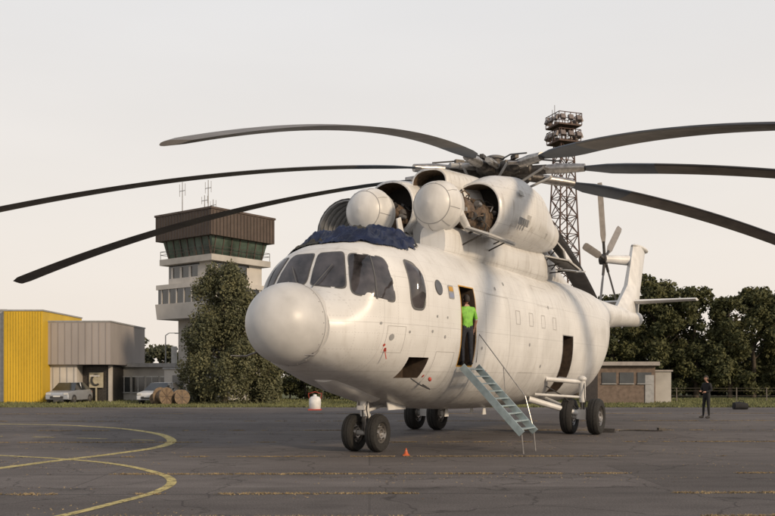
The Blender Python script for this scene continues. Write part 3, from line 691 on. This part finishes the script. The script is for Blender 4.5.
def joints():
    vs=[];fs=[];R=random.Random(11)
    for y in JY:
        a=Vector((-26,y-26*SLOPE,0));b=Vector((30,y+30*SLOPE,0));Lg=(b-a).length;n=int(Lg*100)
        for k in range(n):
            t=R.random();p=a.lerp(b,t)
            dn=noise.noise(Vector((p.x*.22,y*.8,1)))+.55*noise.noise(Vector((p.x*1.3,y*1.5,7)))+.35*noise.noise(Vector((p.x*5,y,3)))
            if dn<(-.05 if p.x>-3.5 else .12): continue
            w_=.015+.085*max(0,dn); q=p+Vector((0,R.gauss(0,w_),0))
            for _ in range(3):
                qq=q+Vector((R.gauss(0,.04),R.gauss(0,.015),0));h=R.uniform(.008,.035);an=R.uniform(0,6.28);lw=R.uniform(.004,.014)
                o=len(vs);dx,dy=math.cos(an)*lw,math.sin(an)*lw;lx,ly=R.gauss(0,.03),R.gauss(0,.03)
                vs+=[(qq.x-dx,qq.y-dy,.002),(qq.x+dx,qq.y+dy,.002),(qq.x+lx,qq.y+ly,h)];fs.append((o,o+1,o+2))
    for k in range(16000):
        x=R.uniform(-14,20);y=R.uniform(8,42)
        if noise.noise(Vector((x*.22,y*.55,9)))+.4*noise.noise(Vector((x*1.1,y*2,4)))<.18: continue
        an=R.uniform(0,6.28);lw=R.uniform(.006,.018);o=len(vs);vs+=[(x-lw,y,.002),(x+lw,y+.01,.002),(x+lw*2*math.cos(an),y+lw*2*math.sin(an),.012)];fs.append((o,o+1,o+2))
    mb=MB();mb.v=vs;mb.f=fs;mb.m=[0]*len(fs);mb.obj('joint_dry_grass',[STRAW],None,0)
joints()
SEAL=mat('joint_sealant',(.05,.046,.043),.85)
mb=MB()
for y in JY: mb.add([(-60,y-60*SLOPE-.02,0),(60,y+60*SLOPE-.02,0),(60,y+60*SLOPE+.02,0),(-60,y-60*SLOPE+.02,0)],[(0,1,2,3)])
mb.obj('pavement_joints',[SEAL],None,0,loc=(0,0,.0015))
def quick(name,V,k,m_,parent=None):
    me=bpy.data.meshes.new(name);n=len(V);nf=n//k;me.vertices.add(n);me.vertices.foreach_set('co',V.astype('f').ravel());me.loops.add(n);me.loops.foreach_set('vertex_index',np.arange(n,dtype='i'))
    me.polygons.add(nf);me.polygons.foreach_set('loop_start',np.arange(0,n,k,dtype='i'));me.materials.append(m_);me.update(calc_edges=True);me.validate()
    o=bpy.data.objects.new(name,me);scene.collection.objects.link(o)
    if parent:o.parent=parent
    return o
def blades(name,x0,x1,y0,y1,n,h,m_):
    P=np.stack([rng.uniform(x0,x1,n),rng.uniform(y0,y1,n),np.zeros(n)],1);an=rng.uniform(0,6.28,n);lw=rng.uniform(.02,.06,n);hh=rng.uniform(.4,1,n)*h
    d=np.stack([np.cos(an)*lw,np.sin(an)*lw,np.zeros(n)],1);T=P+np.stack([rng.normal(0,.06,n),rng.normal(0,.06,n),hh],1)
    quick(name,np.stack([P-d,P+d,T],1).reshape(-1,3),3,m_)
GB=mat('verge_grass',(.15,.155,.065),.9,0,.45,.5)
blades('verge_grass',-60,60,53.4,58,60000,.16,GB); blades('meadow_grass',-60,60,58,74,60000,.2,GB)
# ------------------------------------------------------------------ vegetation
def leafmat(name,a,b,sc_=.7):
    m=bpy.data.materials.new(name);m.use_nodes=True;nt=m.node_tree;N=nt.nodes;L=nt.links;p=N['Principled BSDF']
    g=N.new('ShaderNodeTexCoord');n=N.new('ShaderNodeTexNoise');n.inputs['Scale'].default_value=sc_;n.inputs['Detail'].default_value=8;n.inputs['Roughness'].default_value=.65;L.new(g.outputs['Object'],n.inputs[0])
    r=N.new('ShaderNodeValToRGB');L.new(n.outputs[0],r.inputs[0]);r.color_ramp.elements[0].position=.35;r.color_ramp.elements[1].position=.68;r.color_ramp.elements[0].color=(*a,1);r.color_ramp.elements[1].color=(*b,1)
    L.new(r.outputs[0],p.inputs['Base Color']);p.inputs['Roughness'].default_value=.7;p.inputs['Specular IOR Level'].default_value=.2
    return m
LEAF=leafmat('oak_foliage',(.048,.056,.028),(.115,.112,.045)); BIRCH=leafmat('birch_foliage',(.075,.082,.048),(.16,.155,.08)); FARL=leafmat('far_foliage',(.06,.068,.048),(.115,.115,.065),.4)
BARK=mat('bark',(.07,.055,.04),.9,0,.4,8,.5,20)
def leaves(blobs,n,size,droopy=0):
    B=np.array(blobs);vol=B[:,3]*B[:,4]*B[:,5];pr=vol**.75;pr/=pr.sum();ix=rng.choice(len(B),n,p=pr)
    d=rng.normal(size=(n,3));d/=np.linalg.norm(d,axis=1)[:,None];r=rng.uniform(.3,1.0,n)**.6*(1+np.abs(rng.normal(0,.14,n)))
    P=B[ix,:3]+d*r[:,None]*B[ix,3:6]
    if droopy: P[:,2]-=rng.exponential(droopy,n)
    P[:,2]=np.maximum(P[:,2],.15)
    u=rng.normal(size=(n,3)); u/=np.linalg.norm(u,axis=1)[:,None]
    nn=d+rng.normal(size=(n,3))*.8; v=np.cross(nn,u);v/=np.linalg.norm(v,axis=1)[:,None]+1e-9
    s=(rng.uniform(.5,1.2,n)*size)[:,None]
    return np.stack([P-u*s*.5,P+v*s*.32,P+u*s*.5,P-v*s*.32],1).reshape(-1,3)
def crown(x,y,h,r,base,k,R,rb=1.0):
    out=[]
    for _ in range(k):
        t=R.random();z=base+(h-base)*t; prof=math.sin(math.pi*min(1,(t*.72+.24)))**.55
        a=R.uniform(0,6.28);q=r*prof*math.sqrt(R.random())*.9;br=r*R.uniform(.2,.40)*rb
        z=min(z,h-br*.8)
        out.append((x+q*math.cos(a),y+q*math.sin(a),z,br,br,br*.85))
    return out
def trunk(mb,x,y,h,r0,R,base):
    mb.tube([(x,y,0),(x+.05,y,h*.3),(x-.1,y+.1,h*.6),(x,y,h*.88)],[r0,r0*.75,r0*.45,r0*.12],10,0)
    for k in range(7):
        z=base+(h*.8-base)*R.random();a=R.uniform(0,6.28);q=h*.22*R.uniform(.6,1)
        mb.tube([(x,y,z),(x+q*.5*math.cos(a),y+q*.5*math.sin(a),z+q*.35),(x+q*math.cos(a),y+q*math.sin(a),z+q*.8)],[r0*.35,r0*.22,r0*.06],7,0)
def tree(name,x,y,h,r,base,m_,n,size,seed,k=24,droopy=0,rb=1.0):
    R=random.Random(seed);root=empty(name,(0,0,0));mb=MB();trunk(mb,x,y,h,h*.022+.05,R,max(base,1));mb.obj('trunk',[BARK],root,60)
    quick('foliage',leaves(crown(x,y,h,r,base,k,R,rb),n,size,droopy),4,m_,root)
tree('birch_tree',-10.9,60,9.6,2.9,1.2,BIRCH,42000,.2,1,95,.45,.68)
tree('birch_tree',-8.5,61,6.2,1.6,.7,BIRCH,13000,.2,2,44,.4,.75)
tree('birch_tree',-13.0,61.5,4.6,1.2,.7,BIRCH,8000,.2,5,24,.4)
def mass(name,specs,m_,n,size,seed,base=.6,k=14,rb=1.0):
    R=random.Random(seed);root=empty(name);bl=[];mb=MB()
    for (x,y,h,r) in specs: bl+=crown(x,y,h,r,base,k,R,rb); trunk(mb,x,y,h,h*.02+.05,R,1)
    mb.obj('trunks',[BARK],root,60);quick('foliage',leaves(bl,n,size),4,m_,root)
R=random.Random(21)
hs=[(16.5,7.6,2.3),(20.2,9.2,2.8),(24.0,11.0,3.2),(27.4,9.9,2.6),(30.0,8.8,2.5),(33.0,9.9,2.8),(36.2,9.6,2.7),(39.2,8.8,2.6),(42.5,9.2,2.8),(46,9.8,3),(50,9,3),(13.4,6.4,2.1),(10,5.2,2.2)]
mass('oak_tree_row',[(x,80+R.uniform(-2,2),h,r) for x,h,r in hs],LEAF,160000,.34,31,.8,56,.8)
mass('tree_row_behind',[(x,88+R.uniform(-2,2),R.uniform(5.0,8.0),2.8) for x in np.arange(12,60,2.4)],LEAF,80000,.5,32,.2,20)
mass('distant_tree_line',[(x,112+R.uniform(-4,4),R.uniform(5.0,7.4) ,R.uniform(2.4,3.4)) for x in np.arange(-75,40,2.8)],FARL,110000,.45,33,.2,14)
mass('shrub_hedge',[(x,70+R.uniform(-1,1),R.uniform(1.6,2.8),R.uniform(.9,1.3)) for x in np.arange(-9,14,1.3)],LEAF,30000,.25,34,.2)
# ------------------------------------------------------------------ buildings
CONC=mat('concrete_render',(.40,.38,.35),.85,0,.2,.8,.2,10,detail=9); CREAM=mat('cream_cladding',(.50,.47,.43),.7,0,.14,.8,detail=9)
BROWN=mat('brown_cladding',(.085,.062,.05),.7,0,.2,1.5); YW=mat('yellow_cladding',(.60,.40,.03),.6,0,.14,.6,detail=9,stretch=(1,1,.3)); PINK=mat('grey_beige_cladding',(.33,.30,.285),.7,0,.13,.6,detail=9,stretch=(1,1,.3))
BG=mat('building_glass',(.035,.04,.042),.08,0,.6,.8,spec=1); GG=mat('green_tinted_glass',(.06,.085,.07),.1,0,.7,.7,spec=1)
WFR=mat('window_frame_white',(.55,.55,.53),.6)
T=empty('airport_control_tower',(-12.9,67.5,0),math.radians(-38)); T.scale=(.92,.92,.98)
mb=MB()
def sq(z0,z1,s0,s1,m): mb.box((0,0,(z0+z1)/2),(s0,s0,z1-z0),m,taper=s1/s0)
sq(0,6.2,4.2,4.2,0); sq(6.2,7.35,6.6,6.8,1); sq(7.35,8.45,6.45,6.45,2); sq(8.45,8.8,6.7,6.7,1)
sq(8.8,10.3,5.2,5.2,2); sq(10.3,10.75,6.3,6.3,0); sq(10.75,12.1,5.3,5.9,3); sq(12.1,13.95,6.75,6.75,4)
sq(13.95,14.1,6.9,6.9,4)
for k in range(4):
    M=Matrix.Rotation(k*math.pi/2,3,'Z')
    def bx(c,sz,m,tl=0): mb.box(M@Vector(c),sz,m,M=M@Matrix.Rotation(tl,3,'X'))
    for i in range(-3,4): bx((i*.92,-3.24,7.9),(.14,.06,1.1),1)
    bx((0,-2.63,9.05),(5.25,.06,.5),1)
    for i in range(-2,3): bx((i*1.1,-2.64,9.6),(.25,.05,1.0),5)
    bx((1.9,-2.65,9.55),(1.4,.06,1.5),5)
    for i in range(-3,4): bx((i*.85,-2.83,11.42),(.07,.07,1.38),4,.21)
    for i in range(-3,3): 
        if (i+k)%3: bx((i*.85+.42,-2.80,11.75),(.7,.03,.5),5,.21)
    for i in range(19): bx(((i-9)*.355,-3.395,13.0),(.05,.05,1.75),6)
    bx((0,-3.1,11.1),(6.2,.03,.03),6); bx((0,-3.1,11.35),(6.2,.03,.03),6)
    for i in range(7): bx(((i-3)*1.03,-3.1,11.05),(.03,.03,.62),6)
    for z in(2.2,4.6): bx((.6,-2.11,z),(1.0,.06,.9),2)
mb.obj('tower_shell',[CONC,CREAM,BG,GG,BROWN,CREAM,mat('brown_slat',(.05,.038,.03))],T,0)
mb=MB()
for x,y,h in((-2.2,-1.6,2.7),(-.4,-.8,1.6),(1.2,-1.8,2.4),(-2.0,1.5,1.8)):
    mb.cyl((x,y,14.1),(x,y,14.1+h),.045,.03,6); mb.cyl((x-.35,y,14.1+h*.75),(x+.35,y,14.1+h*.75),.025,.025,6)
    for q in(-.35,.35): mb.cyl((x+q,y,14.1+h*.6),(x+q,y,14.1+h*.95),.02,.02,6)
mb.obj('aerials',[GREYP],T,0)
H=empty('yellow_hangar_building'); mb=MB()
mb.box((-25.3,66.5,3.2),(2.7,8,6.4),0); mb.box((-31.6,67,3.22),(9.8,8,6.44),1); mb.box((-31.6,67,6.5),(9.9,8.1,.12),4)
for i in range(14): mb.box((-26.55+i*.192,62.48,3.2),(.03,.05,6.3),2)
mb.box((-25.3,66.5,6.45),(2.8,8.1,.1),4)
for i in range(10): mb.box((-36+i*.98,62.98,3.2),(.04,.05,6.3),5)
mb.box((-21.75,68,4.2),(4.4,9,3.0),3); mb.box((-21.75,68,5.75),(4.5,9.1,.1),4)
mb.box((-23,68.2,1.35),(1.9,8.6,2.7),5)
for i in range(4): mb.box((-23.75+i*.5,63.88,1.3),(.05,.04,2.5),4)
mb.box((-21.0,68.8,1.3),(2.1,7.4,2.6),6); mb.box((-20.0,65.0,1.32),(.25,.25,2.68),5)
mb.box((-20.75,63.8,1.9),(.7,.1,.1),5)
for i in range(9): mb.box((-23.7+i*.48,63.47,4.2),(.03,.05,2.9),3)
mb.obj('hangar_walls',[YW,mat('light_grey_cladding',(.38,.37,.36)),mat('yellow_rib',(.5,.33,.02)),PINK,GREYP,CREAM,DMET],H,0)
A=empty('low_terminal_building'); mb=MB()
mb.box((-18.3,71,1.3),(8.6,6,2.6),0); mb.box((-18.3,70.9,2.72),(8.9,6.6,.3),1)
for i in range(8):
    x=-22+i*1.06; mb.box((x,67.97,1.25),(.86,.06,1.15),2); mb.box((x,67.92,1.85),(.9,.08,.07),3); mb.box((x,67.92,.65),(.9,.1,.07),3); mb.box((x,67.93,1.25),(.05,.06,1.15),3)
mb.box((-14.9,66.8,1.2),(2.6,3,2.4),4); mb.box((-14.9,66.8,2.45),(2.8,3.2,.12),1)
mb.box((-15.2,65.27,1.1),(.8,.06,1.7),2)
mb.box((-12.0,70,1.35),(4.5,4,2.7),4); mb.box((-12.0,70,2.76),(4.7,4.2,.14),1)
for i in range(3): mb.box((-13.3+i*1.2,67.97,1.4),(.9,.06,1.0),2)
mb.cyl((-16.6,70,2.9),(-16.6,70,4.2),.22,.22,10,3)
mb.obj('annexe_walls',[CONC,GREYP,BG,WFR,CREAM],A,0)
S_=empty('letter_c_sign',(-21.0,64.8,1.6)); mb=MB(); mb.box((0,.1,-.0),(1.0,.1,1.1),1); mb.box((0,.1,-1.05),(.1,.1,1.0),1)
pts=[(.3*math.cos(math.radians(t)),0,.36*math.sin(math.radians(t))) for t in range(50,311,20)]; mb.tube(pts,[.07]*len(pts),8,0); mb.obj('sign_face',[BLK,mat('sign_cream',(.42,.38,.28))],S_,30)
Hh=empty('brick_utility_hut'); mb=MB()
mb.box((16.2,63,1.3),(3.9,4,2.6),0); mb.box((16.2,62.9,2.72),(4.3,4.6,.26),1); mb.box((18.9,64,1.1),(1.6,3,2.2),4); mb.box((18.9,64,2.25),(1.8,3.2,.12),1)
for i in range(3): mb.box((15.0+i*1.2,60.97,1.75),(.95,.06,.75),2); mb.box((15.0+i*1.2,60.94,1.35),(1.0,.1,.06),3)
mb.box((17.75,60.96,1.0),(.6,.06,1.9),3)
mb.obj('hut_walls',[mat('brown_brick',(.16,.12,.095),.9,0,.25,4),mat('grey_fascia',(.30,.27,.25)),BG,GREYP,CONC],Hh,0)
# flood light mast
Mm=empty('floodlight_lattice_mast',(13.7,70,0),math.radians(20)); mb=MB(); MT=20.0
def hw(z): return 1.3-.75*z/MT
cs=[(-1,-1),(1,-1),(1,1),(-1,1)]
for c in cs: mb.cyl((c[0]*hw(0),c[1]*hw(0),0),(c[0]*hw(MT+1.3),c[1]*hw(MT+1.3),MT+1.3),.075,.055,6)
zs=list(np.linspace(0,MT,15))
for i in range(len(zs)-1):
    a_,b_=zs[i],zs[i+1]
    for k in range(4):
        c,d=cs[k],cs[(k+1)%4]
        p=lambda c,z:(c[0]*hw(z),c[1]*hw(z),z)
        mb.cyl(p(c,a_),p(d,b_),.04,.04,5,0,False);mb.cyl(p(d,a_),p(c,b_),.04,.04,5,0,False);mb.cyl(p(c,b_),p(d,b_),.035,.035,5,0,False)
for z,ww in((MT+.0,.95),(MT+1.25,1.0)):
    mb.box((0,0,z),(ww*2,ww*2,.12),0)
    for k in range(4):
        c,d=cs[k],cs[(k+1)%4]
        for hh in(.45,.9): mb.cyl((c[0]*ww,c[1]*ww,z+hh),(d[0]*ww,d[1]*ww,z+hh),.035,.035,5)
        for t in np.linspace(0,1,5)[:-1]:
            x=c[0]*ww*(1-t)+d[0]*ww*t;y=c[1]*ww*(1-t)+d[1]*ww*t;mb.cyl((x,y,z),(x,y,z+.9),.035,.035,5)
for z in(MT+.5,MT+1.75):
    for k in range(4):
        M=Matrix.Rotation(k*math.pi/2,3,'Z')
        for x in(-.7,0,.7): mb.box(M@Vector((x,-1.05,z)),(.4,.22,.4),1,M=M@Matrix.Rotation(-.4,3,'X'))
mb.cyl((-.8,0,MT+1.2),(-.8,0,MT+2.9),.03,.02,5); mb.cyl((-1.0,0,MT+1.2),(-1.0,0,MT+2.5),.03,.02,5)
for k in range(40): mb.cyl((.25,-.2,k*.5),(.6,-.2,k*.5),.02,.02,4)
mb.obj('mast_lattice',[mat('rusty_mast_paint',(.085,.05,.038),.7,0,.3),mat('lamp_housing',(.16,.13,.12),.5)],Mm,0)
# ------------------------------------------------------------------ small things
def wheel_c(mb,c): mb.lathe2(c,(0,1,0),[(-.1,0),(-.1,.2),(-.11,.22),(-.1,.3),(-.06,.32),(.06,.32),(.1,.3),(.11,.22),(.1,.2),(.1,0)],20,2); mb.lathe2(c,(0,1,0),[(-.115,0),(-.115,.17),(-.09,.19),(.09,.19),(.115,.17),(.115,0)],14,5)
def car(name,x,y,rz,m_):
    C=empty(name,(x,y,0),rz); mb=MB()
    sec=[(-2.05,.35,.62,.72),(-2.0,.3,.78,.8),(-1.2,.25,.88,.86),(-.85,.25,.92,.87),(.3,.25,.92,.88),(1.5,.25,.95,.87),(2.0,.3,.9,.8),(2.08,.38,.7,.72)]
    vs=[];fs=[]
    for (a,z0,z1,hw_) in sec: vs+=[(a,-hw_,z0),(a,-hw_*1.02,(z0+z1)/2),(a,-hw_*.92,z1),(a,hw_*.92,z1),(a,hw_*1.02,(z0+z1)/2),(a,hw_,z0)]
    for i in range(len(sec)-1):
        for k in range(6): fs.append((i*6+k,i*6+(k+1)%6,i*6+6+(k+1)%6,i*6+6+k))
    fs+=[tuple(range(6)),tuple(range((len(sec)-1)*6,len(sec)*6))]; mb.add(vs,fs,0)
    cab=[(-1.05,.8,.9),(-.35,.62,1.42),(.9,.62,1.45),(1.75,.76,.95)]; vs=[]
    for a,hw_,z in cab: vs+=[(a,-hw_,z),(a,hw_,z)]
    vs+=[(-1.05,-.8,.88),(1.75,-.8,.88),(-1.05,.8,.88),(1.75,.8,.88)]
    mb.add(vs,[(0,1,3,2)],1); mb.add(vs,[(2,3,5,4)],0); mb.add(vs,[(4,5,7,6)],1); mb.add(vs,[(0,2,4,6,9,8)],1); mb.add(vs,[(1,3,5,7,11,10)],1)
    for yy in(-.7,.7): mb.cyl((.25,yy*1.05,.9),(.25,yy*.9,1.44),.04,.04,6,0)
    for a in(-1.3,1.3):
        for yy in(-.82,.82): wheel_c(mb,(a,yy,.31))
    for yy in(-.6,.6): mb.box((-2.03,yy,.68),(.08,.32,.14),3); mb.box((2.07,yy,.75),(.05,.3,.16),4)
    mb.box((-2.09,0,.45),(.04,.9,.16),2); mb.box((-2.1,0,.52),(.03,.5,.11),3)
    mb.obj('car_body',[m_,BG,BLK,WFR,RED,METAL],C,40,.02)
CW=mat('car_white',(.62,.63,.65),.25,0,.03); CG=mat('car_silver',(.4,.42,.45),.3,.4,.05)
car('parked_car',-15.3,61.0,math.radians(78),CW); car('parked_car',-22.0,62.3,math.radians(86),CG); car('parked_car',-13.1,64,math.radians(100),CW)
WOOD=mat('weathered_wood',(.20,.145,.095),.85,0,.3,6)
for k,(x,y,r,rz) in enumerate(((-14.35,57.6,.58,.9),(-13.3,57.9,.5,.5),(-15.0,58.3,.4,.3))):
    D=empty('cable_drum',(x,y,r),rz); mb=MB()
    for yy in(-.32,.32): mb.lathe2((0,yy,0),(0,1,0),[(-.04,0),(-.04,r),(.04,r),(.04,0)],24,0)
    mb.lathe2((0,0,0),(0,1,0),[(-.3,r*.7),(.3,r*.7)],20,1); mb.lathe2((0,-.37,0),(0,1,0),[(0,0),(0,.09),(.02,.1)],12,2)
    for a in range(4): mb.box((0,-.375,0),(r*1.8,.03,.06),1,M=Matrix.Rotation(a*math.pi/4,3,'Y'))
    mb.obj('drum',[WOOD,mat('cable_brown%d'%k,(.14,.10,.07)),BLK],D,30)
Bb=empty('white_water_tank',(-3.95,49,0)); mb=MB(); mb.lathe2((0,0,0),(0,0,1),[(.0,.25),(.05,.3),(.35,.33),(.6,.32),(.72,.24),(.76,.1),(.85,.09),(.86,0)],24,0); mb.box((0,0,.03),(.7,.7,.06),1); mb.tube([(-.3,0,.6),(-.36,0,.9),(0,0,1.0),(.36,0,.9),(.3,0,.6)],[.02]*5,6,1); mb.obj('tank_shell',[mat('tank_white',(.7,.7,.68)),RED],Bb,40)
G=empty('black_holdall_bag',(19.6,50,0),.15); mb=MB(); mb.loft([(-.42,0,.15,.10,.10,3),(-.38,0,.2,.2,.19,2.6),(-.1,0,.23,.22,.21,2.4),(.1,0,.21,.22,.2,2.4),(.38,0,.18,.2,.17,2.6),(.42,0,.14,.1,.09,3)],24,0); mb.tube([(-.15,-.15,.35),(-.1,-.1,.5),(.1,-.1,.5),(.15,-.15,.35)],[.02]*4,6,0); mb.obj('bag',[BLACKC],G,50)
c=empty('traffic_cone',(.42,20.3,0)); h=.17; mb=MB(); mb.lathe2((0,0,0),(0,0,1),[(.02,h*.4),(.04,h*.34),(.045,h*.28),(h*.95,h*.06),(h,0)],16,0); mb.box((0,0,.012),(h*.9,h*.9,.022),0); mb.lathe2((0,0,0),(0,0,1),[(h*.45,h*.19+.003),(h*.65,h*.14+.003)],16,1); mb.obj('cone_body',[mat('cone_orange',(.5,.10,.03)),WFR],c,40)
def chock(x,y,rz):
    c=empty('wheel_chock',(x,y,0),rz); mb=MB(); mb.add([(-.12,-.2,0),(.12,-.2,0),(.12,.2,0),(-.12,.2,0),(-.03,-.2,.13),(.03,-.2,.13),(.03,.2,.13),(-.03,.2,.13)],[(0,3,2,1),(4,5,6,7),(0,1,5,4),(1,2,6,5),(2,3,7,6),(3,0,4,7)]); mb.cyl((0,.2,.06),(0,.5,.02),.012,.012,6); mb.obj('chock_block',[DMET],c,0,.01)
chock(7.1,28.9,TH)
g=empty('ground_cable',(7.6,29.5,0),.2); mb=MB(); pts=[(t*1.4,.25*math.sin(t*5),.02) for t in np.linspace(0,1,14)]; mb.tube(pts,[.02]*14,6,0); mb.box((1.5,.0,.05),(.25,.14,.1),0); mb.obj('cable',[DMET],g,30)
F=empty('post_and_wire_fence'); mb=MB()
for x in np.arange(19,48,2.2): mb.cyl((x,66,0),(x,66,1.05),.04,.035,6)
for z in(.45,.8,1.0): mb.cyl((19,66,z),(47.6,66,z),.008,.008,4)
mb.obj('posts',[mat('weathered_post',(.16,.14,.12),.8)],F,0)
P_=empty('lamp_post',(-18,73,0)); mb=MB(); mb.cyl((0,0,0),(0,0,5.2),.07,.04,8); mb.tube([(0,0,5.2),(.3,0,5.4),(.8,0,5.4)],[.04,.03,.03],6); mb.box((1.0,0,5.38),(.5,.2,.08)); mb.obj('pole',[GREYP],P_,0)
